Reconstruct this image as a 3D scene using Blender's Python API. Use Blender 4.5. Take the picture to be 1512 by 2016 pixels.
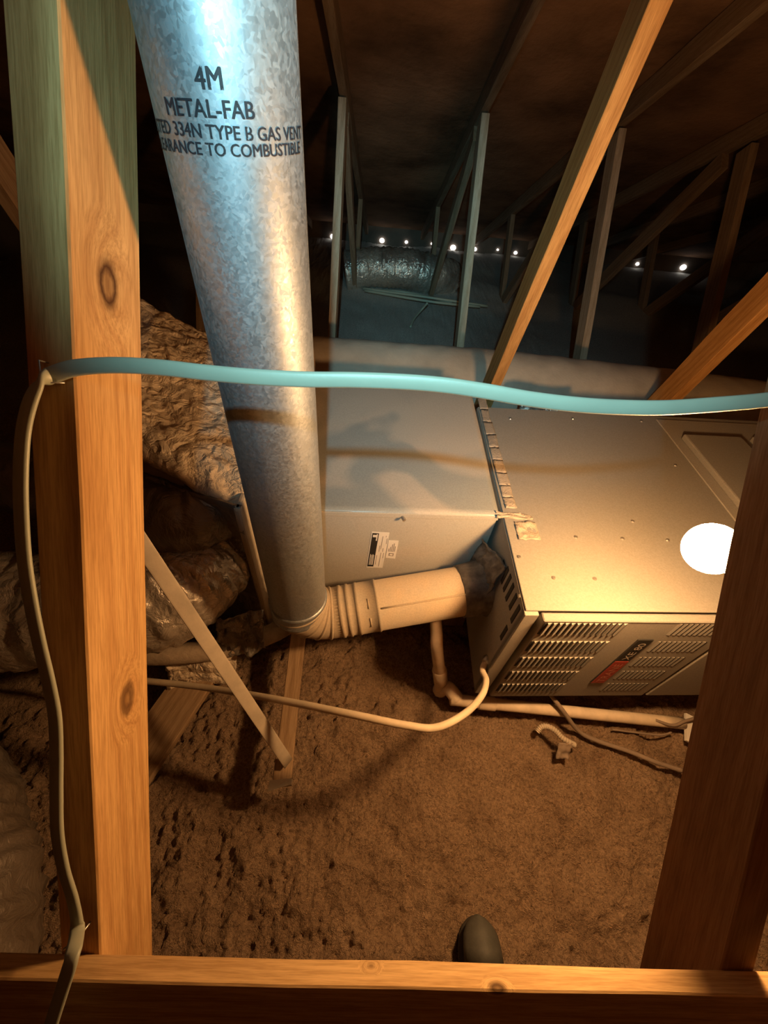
import bpy, bmesh, math, random
import numpy as np
from mathutils import Vector, Matrix, Euler

for o in list(bpy.data.objects): bpy.data.objects.remove(o)
S = bpy.context.scene
C = S.collection
H = 1.2                      # camera height above the blown insulation
FPX = 795.0                  # focal length in pixels of the 1512 x 2016 frame
# ---------------------------------------------------------------- camera
PITCH, YAW, ROLL = (math.radians(a) for a in (45.80394, 3.23268, -6.32625))
_f = Vector((math.sin(YAW)*math.cos(PITCH), math.cos(YAW)*math.cos(PITCH), -math.sin(PITCH)))
_r = _f.cross(Vector((0, 0, 1))).normalized(); _d = _f.cross(_r)
CR = _r*math.cos(ROLL) + _d*math.sin(ROLL)
CD = -_r*math.sin(ROLL) + _d*math.cos(ROLL)
cam = bpy.data.cameras.new('camera'); camo = bpy.data.objects.new('camera', cam); C.objects.link(camo)
cam.sensor_fit = 'VERTICAL'; cam.sensor_height = 24; cam.lens = FPX*24/2016
cam.clip_start = 0.01; cam.clip_end = 100
_m = Matrix((CR, -CD, -_f)).transposed().to_4x4(); _m.translation = (0, 0, H)
camo.matrix_world = _m
S.camera = camo
# ---------------------------------------------------------------- world, head lamp, exposure
w = bpy.data.worlds.new('world'); S.world = w; w.use_nodes = True
w.node_tree.nodes['Background'].inputs[0].default_value = (0.5, 0.55, 0.6, 1)
w.node_tree.nodes['Background'].inputs[1].default_value = 0.0
hl = bpy.data.lights.new('head_lamp', 'SPOT'); hlo = bpy.data.objects.new('head_lamp', hl); C.objects.link(hlo)
hl.color = (0.38, 0.80, 0.88); hl.energy = 42; hl.spot_size = math.radians(63); hl.spot_blend = 1.0
hl.shadow_soft_size = 0.009
hlo.location = (-0.016, -0.166, H+0.257)
hlo.rotation_euler = (Vector((0.12, 1.0, 0.86)) - hlo.location).to_track_quat('-Z', 'Y').to_euler()
# narrow extra spot at the head lamp, added to brighten the far floor
hs_ = bpy.data.lights.new('far_floor_fill', 'SPOT'); hso = bpy.data.objects.new('far_floor_fill', hs_); C.objects.link(hso)
hs_.color = hl.color; hs_.energy = 85; hs_.spot_size = math.radians(31); hs_.spot_blend = 1.0; hs_.shadow_soft_size = 0.009
hso.location = hlo.location; hso.rotation_euler = (Vector((0.12, 3.0, 0.52)) - hso.location).to_track_quat('-Z', 'Y').to_euler()
BULB_POS = Vector((0.454, 0.345, H-0.381)); BULB_R = 0.0332; BULB_COL = (1.0, 0.525, 0.20); BULB_E = 480.0
S.view_settings.view_transform = 'Standard'; S.view_settings.look = 'None'
S.view_settings.gamma = 1; S.view_settings.use_curve_mapping = False
S.view_settings.exposure = 0.0
random.seed(7); rng = np.random.default_rng(7)

# ---------------------------------------------------------------- helpers: rays of the photograph onto real planes
def ray(x, y): return CR*((x-756)/FPX) + CD*((y-1008)/FPX) + _f
def onx(x, y, X): d = ray(x, y); d = d*(X/d.x); return Vector((d.x, d.y, d.z+H))
def ony(x, y, Y): d = ray(x, y); d = d*(Y/d.y); return Vector((d.x, d.y, d.z+H))
def onz(x, y, Z): d = ray(x, y); d = d*((Z-H)/d.z); return Vector((d.x, d.y, d.z+H))
def onpl(x, y, p0, n):
    d = ray(x, y); o = Vector((0, 0, H)); return o + d*((Vector(p0)-o).dot(n)/d.dot(n))

def link(name, me, mat=None, parent=None, loc=(0, 0, 0), rot=None):
    o = bpy.data.objects.new(name, me); C.objects.link(o); o.location = loc
    if rot is not None: o.rotation_euler = rot
    if mat is not None and me is not None and not me.materials: me.materials.append(mat)
    if parent is not None: o.parent = parent
    return o
def empty(name, loc=(0, 0, 0)):
    o = bpy.data.objects.new(name, None); C.objects.link(o); o.location = loc; o.empty_display_size = .05; return o
def tag(o, label, cat, group=None, kind=None):
    o['label'] = label
    if cat: o['category'] = cat
    if group: o['group'] = group
    if kind: o['kind'] = kind
    return o
def bm_me(bm, name, smooth=False, norm=True):
    if norm: bmesh.ops.recalc_face_normals(bm, faces=bm.faces)
    me = bpy.data.meshes.new(name); bm.to_mesh(me); bm.free()
    if smooth:
        me.shade_smooth()
    return me
def pyme(name, v, f, smooth=False):
    me = bpy.data.meshes.new(name); me.from_pydata([tuple(p) for p in v], [], f); me.update()
    if smooth: me.shade_smooth()
    return me
def hexa(bm, b, t):
    """box from four bottom and four top corners"""
    vs = [bm.verts.new(p) for p in list(b)+list(t)]
    for q in ((0, 3, 2, 1), (4, 5, 6, 7), (0, 1, 5, 4), (1, 2, 6, 5), (2, 3, 7, 6), (3, 0, 4, 7)):
        bm.faces.new([vs[i] for i in q])
    return vs
def bbox(bm, a, b):
    (x0, y0, z0), (x1, y1, z1) = a, b
    return hexa(bm, [(x0, y0, z0), (x1, y0, z0), (x1, y1, z0), (x0, y1, z0)], [(x0, y0, z1), (x1, y0, z1), (x1, y1, z1), (x0, y1, z1)])
def bevel(bm, w, seg=2):
    bmesh.ops.recalc_face_normals(bm, faces=bm.faces)
    bmesh.ops.bevel(bm, geom=list(bm.edges), offset=w, segments=seg, affect='EDGES', profile=.5)
def box_me(name, a, b, bev=0.0, seg=2):
    bm = bmesh.new(); bbox(bm, a, b)
    if bev: bevel(bm, bev, seg)
    return bm_me(bm, name)
# numpy value noise
_tab = rng.random((256, 256))
def vnoise(x, y):
    xi = np.floor(x).astype(int); yi = np.floor(y).astype(int); fx = x-xi; fy = y-yi
    fx = fx*fx*(3-2*fx); fy = fy*fy*(3-2*fy)
    a = _tab[xi & 255, yi & 255]; b = _tab[(xi+1) & 255, yi & 255]; c = _tab[xi & 255, (yi+1) & 255]; d = _tab[(xi+1) & 255, (yi+1) & 255]
    return (a*(1-fx)+b*fx)*(1-fy)+(c*(1-fx)+d*fx)*fy
def fbm(x, y, o=4, g=.5):
    s = 0; a = 1; t = 0
    for i in range(o): s = s+a*vnoise(x*2**i+17*i, y*2**i+31*i); t += a; a *= g
    return s/t
def spline(pts, n):
    """Catmull-Rom through pts"""
    P = [Vector(p) for p in pts]; P = [P[0]*2-P[1]]+P+[P[-1]*2-P[-2]]; out = []
    m = len(P)-3
    for k in range(n+1):
        u = k/n*m; i = min(int(u), m-1); t = u-i; a, b, c, d = P[i:i+4]
        out.append(.5*((2*b)+(c-a)*t+(2*a-5*b+4*c-d)*t*t+(3*b-a-3*c+d)*t**3))
    return out
def frames(path, up=Vector((0, 0, 1))):
    fr = []; prev = None
    for i, p in enumerate(path):
        t = (path[min(i+1, len(path)-1)]-path[max(i-1, 0)]).normalized()
        if prev is None:
            s = t.cross(up)
            if s.length < 1e-3: s = t.cross(Vector((1, 0, 0)))
        else:
            s = prev - t*prev.dot(t)
        s.normalize(); prev = s; fr.append((p, t, s, s.cross(t)))
    return fr
def tube(name, path, rad, seg=16, disp=None, caps=True, smooth=True):
    """tube along a path; rad number or list; disp(i, j) radial factor"""
    fr = frames(path); v = []; f = []
    for i, (p, t, s, u) in enumerate(fr):
        r = rad[i] if hasattr(rad, '__len__') else rad
        for j in range(seg):
            a = 2*math.pi*j/seg; k = r*(1+(disp(i, j) if disp else 0))
            v.append(p+s*(math.cos(a)*k)+u*(math.sin(a)*k))
    n = len(fr)
    for i in range(n-1):
        for j in range(seg):
            j2 = (j+1) % seg; f.append((i*seg+j, i*seg+j2, (i+1)*seg+j2, (i+1)*seg+j))
    if caps:
        f.append(tuple(range(seg))[::-1]); f.append(tuple((n-1)*seg+j for j in range(seg)))
    bm = bmesh.new(); bv = [bm.verts.new(p) for p in v]
    for q in f: bm.faces.new([bv[i] for i in q])
    return bm_me(bm, name, smooth)
def ribbon(name, path, wdirs, width, thick):
    """flat cable: rounded section swept along the path, wide along wdirs"""
    v = []; f = []; k = 12; n = len(path)
    for i, p in enumerate(path):
        t = (path[min(i+1, n-1)]-path[max(i-1, 0)]).normalized()
        wd = wdirs[i] if isinstance(wdirs, list) else wdirs
        wd = (wd-t*wd.dot(t)).normalized(); nn = t.cross(wd)
        for j in range(k):
            a = 2*math.pi*j/k; ca, sa = math.cos(a), math.sin(a)
            ex = (abs(ca)**.55)*(1 if ca > 0 else -1); ey = (abs(sa)**.8)*(1 if sa > 0 else -1)
            v.append(p+wd*(ex*width/2)+nn*(ey*thick/2))
    for i in range(n-1):
        for j in range(k):
            j2 = (j+1) % k; f.append((i*k+j, i*k+j2, (i+1)*k+j2, (i+1)*k+j))
    f.append(tuple(range(k))); f.append(tuple((n-1)*k+j for j in range(k)))
    bm = bmesh.new(); bv = [bm.verts.new(p) for p in v]
    for q in f: bm.faces.new([bv[i] for i in q])
    return bm_me(bm, name, True)

# ---------------------------------------------------------------- materials
def nodes(name):
    m = bpy.data.materials.new(name); m.use_nodes = True; nt = m.node_tree
    b = nt.nodes['Principled BSDF']
    return m, nt, b
def N(nt, t, **kw):
    n = nt.nodes.new(t)
    for k, v in kw.items():
        if k.startswith('i_'):
            key = k[2:]
            n.inputs[int(key) if key.isdigit() else key].default_value = v
        else: setattr(n, k, v)
    return n
def ramp(nt, fac, stops):
    r = nt.nodes.new('ShaderNodeValToRGB'); e = r.color_ramp.elements
    while len(e) < len(stops): e.new(.5)
    for k, (p, c) in enumerate(stops):
        e[k].position = p; e[k].color = (*c, 1) if len(c) == 3 else c
    nt.links.new(fac, r.inputs[0]); return r
def mapping(nt, scale, out='Object', loc=(0, 0, 0)):
    tc = N(nt, 'ShaderNodeTexCoord'); mp = N(nt, 'ShaderNodeMapping')
    mp.inputs['Scale'].default_value = scale; mp.inputs['Location'].default_value = loc
    nt.links.new(tc.outputs[out], mp.inputs[0]); return mp.outputs[0]
def noise(nt, vec, scale=5, det=4, rough=.6, dist=0):
    n = N(nt, 'ShaderNodeTexNoise'); n.inputs['Scale'].default_value = scale; n.inputs['Detail'].default_value = det
    n.inputs['Roughness'].default_value = rough; n.inputs['Distortion'].default_value = dist
    nt.links.new(vec, n.inputs['Vector']); return n.outputs[0]
def bump(nt, b, h, strength=.3, dist=.01):
    n = N(nt, 'ShaderNodeBump'); n.inputs['Strength'].default_value = strength; n.inputs['Distance'].default_value = dist
    nt.links.new(h, n.inputs['Height']); nt.links.new(n.outputs[0], b.inputs['Normal'])
def mixc(nt, fac, a, b_, blend='MIX'):
    n = N(nt, 'ShaderNodeMix', data_type='RGBA', blend_type=blend)
    if isinstance(fac, (int, float)): n.inputs[0].default_value = fac
    else: nt.links.new(fac, n.inputs[0])
    for k, c in ((6, a), (7, b_)):
        if isinstance(c, tuple): n.inputs[k].default_value = (*c, 1)
        else: nt.links.new(c, n.inputs[k])
    return n.outputs[2]
def mat_simple(name, col, rough=.6, metal=0, var=.25, scale=12, bmp=.15, bscale=60, spec=.5, bdist=.002):
    m, nt, b = nodes(name); v = mapping(nt, (1, 1, 1)); n = noise(nt, v, scale, 5)
    d = tuple(c*(1-var) for c in col); l = tuple(min(1, c*(1+var)) for c in col)
    r = ramp(nt, n, [(.3, d), (.7, l)]); nt.links.new(r.outputs[0], b.inputs['Base Color'])
    b.inputs['Roughness'].default_value = rough; b.inputs['Metallic'].default_value = metal
    b.inputs['Specular IOR Level'].default_value = spec
    if bmp: bump(nt, b, noise(nt, v, bscale, 4), bmp, bdist)
    return m
def mat_wood(name, light=(.66, .42, .20), dark=(.42, .22, .085), knots=(), grain=1.0):
    """grain runs along the local Z of every board"""
    m, nt, b = nodes(name)
    tc = N(nt, 'ShaderNodeTexCoord'); vec = tc.outputs['Object']
    kmask = None
    if knots:
        # bend the grain around each knot
        for (kx, ky, kz, kr) in knots:
            sub = N(nt, 'ShaderNodeVectorMath', operation='SUBTRACT'); nt.links.new(tc.outputs['Object'], sub.inputs[0]); sub.inputs[1].default_value = (kx, ky, kz)
            sc = N(nt, 'ShaderNodeVectorMath', operation='MULTIPLY'); nt.links.new(sub.outputs[0], sc.inputs[0]); sc.inputs[1].default_value = (1, 1, .62)
            ln = N(nt, 'ShaderNodeVectorMath', operation='LENGTH'); nt.links.new(sc.outputs[0], ln.inputs[0])
            g = N(nt, 'ShaderNodeMapRange', interpolation_type='SMOOTHSTEP'); g.inputs[1].default_value = 0; g.inputs[2].default_value = kr*4.0; g.inputs[3].default_value = .022; g.inputs[4].default_value = 0
            nt.links.new(ln.outputs['Value'], g.inputs[0])
            cb = N(nt, 'ShaderNodeCombineXYZ'); nt.links.new(g.outputs[0], cb.inputs[0]); nt.links.new(g.outputs[0], cb.inputs[1])
            ad = N(nt, 'ShaderNodeVectorMath', operation='ADD'); nt.links.new(vec, ad.inputs[0]); nt.links.new(cb.outputs[0], ad.inputs[1]); vec = ad.outputs[0]
            nz = noise(nt, tc.outputs['Object'], 90, 3)
            ad2 = N(nt, 'ShaderNodeMath', operation='MULTIPLY_ADD'); nt.links.new(nz, ad2.inputs[0]); ad2.inputs[1].default_value = kr*.5; nt.links.new(ln.outputs['Value'], ad2.inputs[2])
            rr = ramp(nt, ad2.outputs[0], [(0, (.55, .55, .55)), (kr*.75, (.50, .50, .50)), (kr*1.02, (1, 1, 1)), (kr*1.28, (1, 1, 1)), (kr*1.6, (0, 0, 0))])
            kmask = rr.outputs[0] if kmask is None else mixc(nt, 1.0, kmask, rr.outputs[0], 'LIGHTEN')
    mp = N(nt, 'ShaderNodeMapping'); mp.inputs['Scale'].default_value = (1, 1, .05); nt.links.new(vec, mp.inputs[0])
    mp2 = N(nt, 'ShaderNodeMapping'); mp2.inputs['Scale'].default_value = (1, 1, .12); nt.links.new(vec, mp2.inputs[0])
    rings = N(nt, 'ShaderNodeTexWave', wave_type='BANDS', bands_direction='DIAGONAL'); rings.inputs['Scale'].default_value = 26*grain
    rings.inputs['Distortion'].default_value = 9; rings.inputs['Detail'].default_value = 2; rings.inputs['Detail Scale'].default_value = .7
    nt.links.new(mp.outputs[0], rings.inputs[0])
    fine = noise(nt, mp.outputs[0], 420, 3, .7); broad = noise(nt, mp2.outputs[0], 14, 3)
    c1 = ramp(nt, rings.outputs[1], [(0.0, tuple(l*.62+d*.38 for l, d in zip(light, dark))), (.6, light)])
    c2 = ramp(nt, fine, [(.35, (.72, .68, .62)), (.6, (1, 1, 1))])
    col = mixc(nt, 1.0, c1.outputs[0], c2.outputs[0], 'MULTIPLY')
    c3 = ramp(nt, broad, [(.3, (.72, .66, .58)), (.65, (1.0, 1.0, 1.0))])
    col = mixc(nt, 1.0, col, c3.outputs[0], 'MULTIPLY')
    if kmask is not None: col = mixc(nt, kmask, col, (dark[0]*.16, dark[1]*.13, dark[2]*.12))
    nt.links.new(col, b.inputs['Base Color']); b.inputs['Roughness'].default_value = .78; b.inputs['Specular IOR Level'].default_value = .2
    bump(nt, b, fine, .25, .0012)
    return m
def mat_galv():
    m, nt, b = nodes('galvanised_steel'); v = mapping(nt, (1, 1, 1))
    vo = N(nt, 'ShaderNodeTexVoronoi'); vo.inputs['Scale'].default_value = 330; vo.inputs['Randomness'].default_value = 1
    dn = N(nt, 'ShaderNodeTexNoise'); dn.inputs['Scale'].default_value = 90; nt.links.new(v, dn.inputs[0])
    mv = N(nt, 'ShaderNodeVectorMath', operation='MULTIPLY_ADD'); nt.links.new(dn.outputs[1], mv.inputs[0]); mv.inputs[1].default_value = (.012, .012, .012); nt.links.new(v, mv.inputs[2])
    nt.links.new(mv.outputs[0], vo.inputs['Vector'])
    hs = N(nt, 'ShaderNodeSeparateColor'); nt.links.new(vo.outputs['Color'], hs.inputs[0])
    r = ramp(nt, hs.outputs[0], [(0, (.33, .38, .44)), (1, (.46, .51, .57))])
    big = noise(nt, v, 7, 4); dust = ramp(nt, big, [(.42, (0, 0, 0)), (.75, (.35, .35, .35))])
    col = mixc(nt, dust.outputs[0], r.outputs[0], (.46, .41, .35))
    nt.links.new(col, b.inputs['Base Color']); b.inputs['Metallic'].default_value = .88
    rr = ramp(nt, hs.outputs[1], [(0, (.46, .46, .46)), (1, (.64, .64, .64))]); nt.links.new(rr.outputs[0], b.inputs['Roughness'])
    bump(nt, b, hs.outputs[2], .30, .0005)
    return m
def mat_dusty_metal(name, metalcol=(.50, .50, .48), dustcol=(.50, .44, .36), lo=.35, hi=.65, scale=6, rough=(.45, .85), spec=.4, det=6):
    m, nt, b = nodes(name); v = mapping(nt, (1, 1, 1)); n = noise(nt, v, scale, det, .6, .6)
    fac = ramp(nt, n, [(lo, (0, 0, 0)), (hi, (1, 1, 1))]).outputs[0]
    fine = noise(nt, v, 300, 2); f2 = ramp(nt, fine, [(.35, (.86, .86, .86)), (.65, (1, 1, 1))]).outputs[0]
    col = mixc(nt, 1.0, mixc(nt, fac, metalcol, dustcol), f2, 'MULTIPLY')
    nt.links.new(col, b.inputs['Base Color'])
    mr = N(nt, 'ShaderNodeMapRange'); mr.inputs[3].default_value = rough[0]; mr.inputs[4].default_value = rough[1]; nt.links.new(fac, mr.inputs[0])
    nt.links.new(mr.outputs[0], b.inputs['Roughness']); b.inputs['Specular IOR Level'].default_value = spec
    bump(nt, b, fine, .08, .0006); return m
def mat_foil(name, dust=.45, col=(.62, .60, .57), dustcol=(.36, .27, .19), wr=16, strength=.6, stretch=(1, 1, 1), rough=(.28, .75), dist=.02):
    m, nt, b = nodes(name); v = mapping(nt, stretch)
    a = noise(nt, v, wr, 5, .65, 1.2); vo = N(nt, 'ShaderNodeTexVoronoi', feature='DISTANCE_TO_EDGE'); vo.inputs['Scale'].default_value = wr*1.1
    dn = N(nt, 'ShaderNodeTexNoise'); dn.inputs['Scale'].default_value = wr*.6; nt.links.new(v, dn.inputs[0])
    mv = N(nt, 'ShaderNodeVectorMath', operation='MULTIPLY_ADD'); nt.links.new(dn.outputs[1], mv.inputs[0]); mv.inputs[1].default_value = (.1, .1, .1); nt.links.new(v, mv.inputs[2]); nt.links.new(mv.outputs[0], vo.inputs['Vector'])
    h = N(nt, 'ShaderNodeMath', operation='MULTIPLY_ADD'); nt.links.new(vo.outputs['Distance'], h.inputs[0]); h.inputs[1].default_value = .8; nt.links.new(a, h.inputs[2])
    d = noise(nt, v, 4, 5); fac = ramp(nt, d, [(.5-dust*.6, (0, 0, 0)), (.95-dust*.6, (1, 1, 1))]).outputs[0]
    nt.links.new(mixc(nt, fac, col, dustcol), b.inputs['Base Color'])
    inv = N(nt, 'ShaderNodeMapRange'); inv.inputs[3].default_value = .9; inv.inputs[4].default_value = .15; nt.links.new(fac, inv.inputs[0]); nt.links.new(inv.outputs[0], b.inputs['Metallic'])
    mr = N(nt, 'ShaderNodeMapRange'); mr.inputs[3].default_value = rough[0]; mr.inputs[4].default_value = rough[1]; nt.links.new(fac, mr.inputs[0]); nt.links.new(mr.outputs[0], b.inputs['Roughness'])
    bump(nt, b, h.outputs[0], strength, dist); return m
def mat_insul():
    m, nt, b = nodes('blown_insulation'); v = mapping(nt, (1, 1, 1))
    n1 = noise(nt, v, 9, 6, .7); n2 = noise(nt, v, 160, 4, .75); n3 = noise(nt, v, 420, 2)
    c = ramp(nt, n1, [(.3, (.38, .255, .165)), (.5, (.53, .37, .245)), (.72, (.66, .47, .32))])
    c2 = ramp(nt, n2, [(.3, (.42, .38, .36)), (.5, (.9, .9, .9)), (.75, (1.3, 1.25, 1.2))])
    sp = N(nt, 'ShaderNodeSeparateXYZ'); nt.links.new(v, sp.inputs[0])
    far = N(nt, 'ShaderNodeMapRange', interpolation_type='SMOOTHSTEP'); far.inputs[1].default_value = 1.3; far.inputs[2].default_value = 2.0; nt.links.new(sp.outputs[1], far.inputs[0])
    cc = mixc(nt, far.outputs[0], c.outputs[0], (.78, .75, .70))         # paler farther in: lamp light put into the floor colour
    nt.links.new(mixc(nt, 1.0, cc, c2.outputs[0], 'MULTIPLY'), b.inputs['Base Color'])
    b.inputs['Roughness'].default_value = .95; b.inputs['Specular IOR Level'].default_value = .1
    mx = N(nt, 'ShaderNodeMath', operation='MULTIPLY_ADD'); nt.links.new(n3, mx.inputs[0]); mx.inputs[1].default_value = .4; nt.links.new(n2, mx.inputs[2])
    bump(nt, b, mx.outputs[0], 1.0, .014); return m
def mat_emit(name, col, st):
    m, nt, b = nodes(name); nt.nodes.remove(b); e = N(nt, 'ShaderNodeEmission'); e.inputs[0].default_value = (*col, 1); e.inputs[1].default_value = st
    nt.links.new(e.outputs[0], nt.nodes['Material Output'].inputs[0]); return m
def mat_print(name, col=(.02, .02, .025), wear=.5, scale=160):
    m, nt, b = nodes(name); v = mapping(nt, (1, 1, 1)); n = noise(nt, v, scale, 3)
    b.inputs['Base Color'].default_value = (*col, 1); b.inputs['Roughness'].default_value = .6
    r = ramp(nt, n, [(wear-.18, (0, 0, 0)), (wear-.02, (1, 1, 1))]); nt.links.new(r.outputs[0], b.inputs['Alpha']); return m

M = {}
M['wood'] = mat_wood('pine_lumber')
M['wood_dusty'] = mat_wood('dusty_lumber', (.46, .33, .21), (.26, .16, .09))
M['galv'] = mat_galv()
M['dusty_galv'] = mat_dusty_metal('dust_coated_galvanised', (.46, .42, .36), (.56, .46, .34), .25, .55, 9, (.5, .8))
M['paint'] = mat_dusty_metal('dusty_furnace_paint', (.285, .277, .26), (.30, .28, .245), .3, .7, 4, (.8, .92), .12)
M['paint_dark'] = mat_dusty_metal('furnace_side_paint', (.34, .33, .31), (.36, .335, .29), .3, .7, 8, (.7, .85), .2)
M['coil'] = mat_dusty_metal('coil_case_paint', (.48, .48, .45), (.50, .47, .42), .40, .60, 3.5, (.35, .7))
M['coil_top'] = mat_dusty_metal('coil_top_wiped_dust', (.35, .38, .38), (.51, .48, .43), .45, .51, 2.7, (.3, .75), .4, 1.5)
M['dark'] = mat_simple('dark_interior', (.016, .015, .014), .8, var=.2, bmp=0)
M['insul'] = mat_insul()
M['foil'] = mat_foil('dusty_foil_wrap', .56, (.74, .68, .60), (.72, .58, .42), 24, .8)
M['foil_duct'] = mat_foil('silver_flex_duct_film', .22, (.72, .68, .62), (.40, .31, .22), 22, .65, (1, 1, 1), (.16, .55), .012)
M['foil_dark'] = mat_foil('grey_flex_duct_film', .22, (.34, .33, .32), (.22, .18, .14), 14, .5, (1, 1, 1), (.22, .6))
M['film'] = mat_foil('dull_grey_duct_film', .60, (.34, .31, .28), (.20, .155, .115), 18, .5, (1, 1, 1), (.3, .6))
M['wrap'] = mat_simple('tan_duct_wrap', (.52, .46, .38), .85, var=.14, scale=9, bmp=.35, bscale=110, spec=.2, bdist=.004)
M['pvc'] = mat_simple('dusty_pvc', (.72, .60, .46), .55, var=.16, scale=22, bmp=.05)
M['cable'] = mat_simple('cable_sheath', (.37, .39, .305), .42, var=.06, scale=20, bmp=.05, bscale=200)
M['conduit'] = mat_simple('dusty_whip_sheath', (.62, .52, .38), .65, var=.12, scale=25, bmp=.1, bscale=180)
M['strap'] = mat_simple('dusty_hanger_strap', (.50, .43, .34), .7, var=.15, scale=25, bmp=.1, bscale=220)
M['lineset'] = mat_simple('dusty_pipe_insulation', (.40, .32, .24), .85, var=.28, scale=16, bmp=.5, bscale=45, spec=.2, bdist=.006)
M['tape'] = mat_foil('aged_foil_tape', .62, (.52, .48, .42), (.46, .39, .31), 60, .6, (1, 1, 1), (.3, .7), .004)
M['soot'] = mat_simple('sooty_collar_metal', (.17, .15, .135), .6, metal=.3, var=.5, scale=40, bmp=.5, bscale=90, bdist=.004)
M['steel'] = mat_simple('dull_steel', (.48, .46, .43), .4, metal=.8, var=.15, bmp=.05)
M['deck'] = mat_simple('roof_decking', (.26, .145, .085), .9, var=.55, scale=2.2, bmp=.5, bscale=26, spec=.1, bdist=.01)
M['wallm'] = mat_simple('attic_end_board', (.18, .14, .11), .9, var=.3, scale=3, bmp=.2)
M['white'] = mat_simple('paper_label', (.80, .78, .74), .6, var=.04, bmp=0)
M['black'] = mat_simple('black_print', (.02, .019, .018), .6, var=.1, bmp=0)
M['grey_print'] = mat_simple('grey_print', (.30, .27, .25), .7, var=.1, bmp=0)
M['red'] = mat_simple('red_badge', (.36, .045, .03), .5, var=.1, bmp=0)
M['greycable'] = mat_simple('dusty_grey_cable', (.26, .20, .155), .8, var=.2, bmp=.1)
M['shoe'] = mat_simple('dark_rubber_shoe', (.085, .085, .075), .62, var=.25, scale=30, bmp=.25, bscale=160)
M['sole'] = mat_simple('shoe_sole', (.05, .047, .043), .75, var=.2, bmp=.1)
M['porcelain'] = mat_simple('porcelain', (.75, .73, .70), .35, var=.03, bmp=0)
M['print'] = mat_print('stencil_ink', (.012, .013, .02), .46, 230)
M['glow'] = mat_emit('lit_bulb', BULB_COL, BULB_E)
M['day'] = mat_emit('daylight_gap', (1, .97, .92), 5.0)
M['wood_lamplit'] = mat_wood('lamplit_lumber', (.66, .55, .42), (.44, .33, .22))  # lumber lightened so the far webs look struck by the head lamp
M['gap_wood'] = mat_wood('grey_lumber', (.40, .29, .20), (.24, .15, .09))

# ================================================================ SETTING
# floor: blown insulation, one uneven sheet, fine where the camera looks down on it
def nonuni(a, b, c, d, coarse, fine):
    l = list(np.arange(a, b, coarse)); m = list(np.arange(b, c, fine)); r = list(np.arange(c, d+coarse, coarse)); return np.array(l+m+r)
gx = nonuni(-3.2, -.95, 1.25, 4.6, .09, .0046); gy = nonuni(-4.2, -.42, .78, 5.9, .09, .0046)
X, Y = np.meshgrid(gx, gy, indexing='ij')
fine = np.clip((X+.95)/.15, 0, 1)*np.clip((1.25-X)/.15, 0, 1)*np.clip((Y+.42)/.1, 0, 1)*np.clip((.78-Y)/.1, 0, 1)
clump = fbm(X*14, Y*14, 4, .62); crumb = fbm(X*95, Y*80, 3, .75)
pit = np.clip((fbm(X*34+9, Y*34+4, 3, .6)-.60)*4, 0, 1)
Z = (fbm(X*1.7, Y*1.7, 3)-.5)*.05 + (clump-.5)*(.035+.03*fine) + fine*((crumb-.5)*.026 - pit*.011) - .07*np.clip((Y-4.3)/.6, 0, 1)
def dent(cx, cy, r, dz):
    global Z
    Z = Z + dz*np.exp(-(((X-cx)**2+(Y-cy)**2)/(r*r)))
Z -= .01
dent(.56, .35, .04, -.022); dent(.28, -.02, .09, -.02); dent(.65, .75, .5, -.02); dent(-.05, .85, .4, -.02)
nx, ny = X.shape
V = np.stack([X, Y, Z], -1).reshape(-1, 3)
i0 = (np.arange(nx-1)[:, None]*ny+np.arange(ny-1)[None, :]).reshape(-1)
F = np.stack([i0, i0+ny, i0+ny+1, i0+1], -1)
me = bpy.data.meshes.new('floor'); me.vertices.add(len(V)); me.vertices.foreach_set('co', V.ravel())
me.loops.add(F.size); me.loops.foreach_set('vertex_index', F.ravel()); me.polygons.add(len(F))
me.polygons.foreach_set('loop_start', np.arange(0, F.size, 4)); me.update(calc_edges=True); me.shade_smooth()
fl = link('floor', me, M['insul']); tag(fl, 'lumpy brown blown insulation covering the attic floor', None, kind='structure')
def floor_z(x, y):
    i = int(np.abs(gx-x).argmin()); j = int(np.abs(gy-y).argmin()); return float(Z[i, j])

RIDGE_Y, SL = 0.915, 0.38
def chord_z(y):               # underside of the top chord
    y = y if y > RIDGE_Y else 2*RIDGE_Y-y
    return H-.03-SL*(y-2.75)
CH = .095                     # chord depth measured straight up
def slab(name, pts, th, mat):
    bm = bmesh.new(); hexa(bm, pts, [Vector(p)+Vector((0, 0, th)) for p in pts]); return link(name, bm_me(bm, name), mat)
EAVE = 5.72
zr = chord_z(RIDGE_Y+1e-6)+CH+.002; ze = chord_z(EAVE+.25)+CH+.002
o = slab('ceiling', [(-3.2, RIDGE_Y, zr), (4.6, RIDGE_Y, zr), (4.6, EAVE+.25, ze), (-3.2, EAVE+.25, ze)], .02, M['deck']); tag(o, 'dark brown plywood roof deck sloping down to the far eave', None, kind='structure')
yb = 2*RIDGE_Y-EAVE-.25
o = slab('ceiling', [(-3.2, yb, ze), (4.6, yb, ze), (4.6, RIDGE_Y, zr), (-3.2, RIDGE_Y, zr)], .02, M['deck']); tag(o, 'plywood roof deck sloping down behind the camera', None, kind='structure')
for nm, a, b in (('wall_left', (-3.25, yb, -.15), (-3.2, EAVE+.2, 2.2)), ('wall_right', (4.6, yb, -.15), (4.65, EAVE+.2, 2.2)), ('wall_back', (-3.2, yb-.05, -.15), (4.6, yb, .4))):
    o = link(nm, box_me(nm, a, b), M['wallm']); tag(o, 'dark attic end board', None, kind='structure')
wf = link('wall_front', box_me('wall_front', (-3.2, EAVE+.12, -.15), (4.6, EAVE+.17, .35)), M['wallm']); tag(wf, 'dark eave board at the far low edge with small daylight gaps', None, kind='structure')
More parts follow.
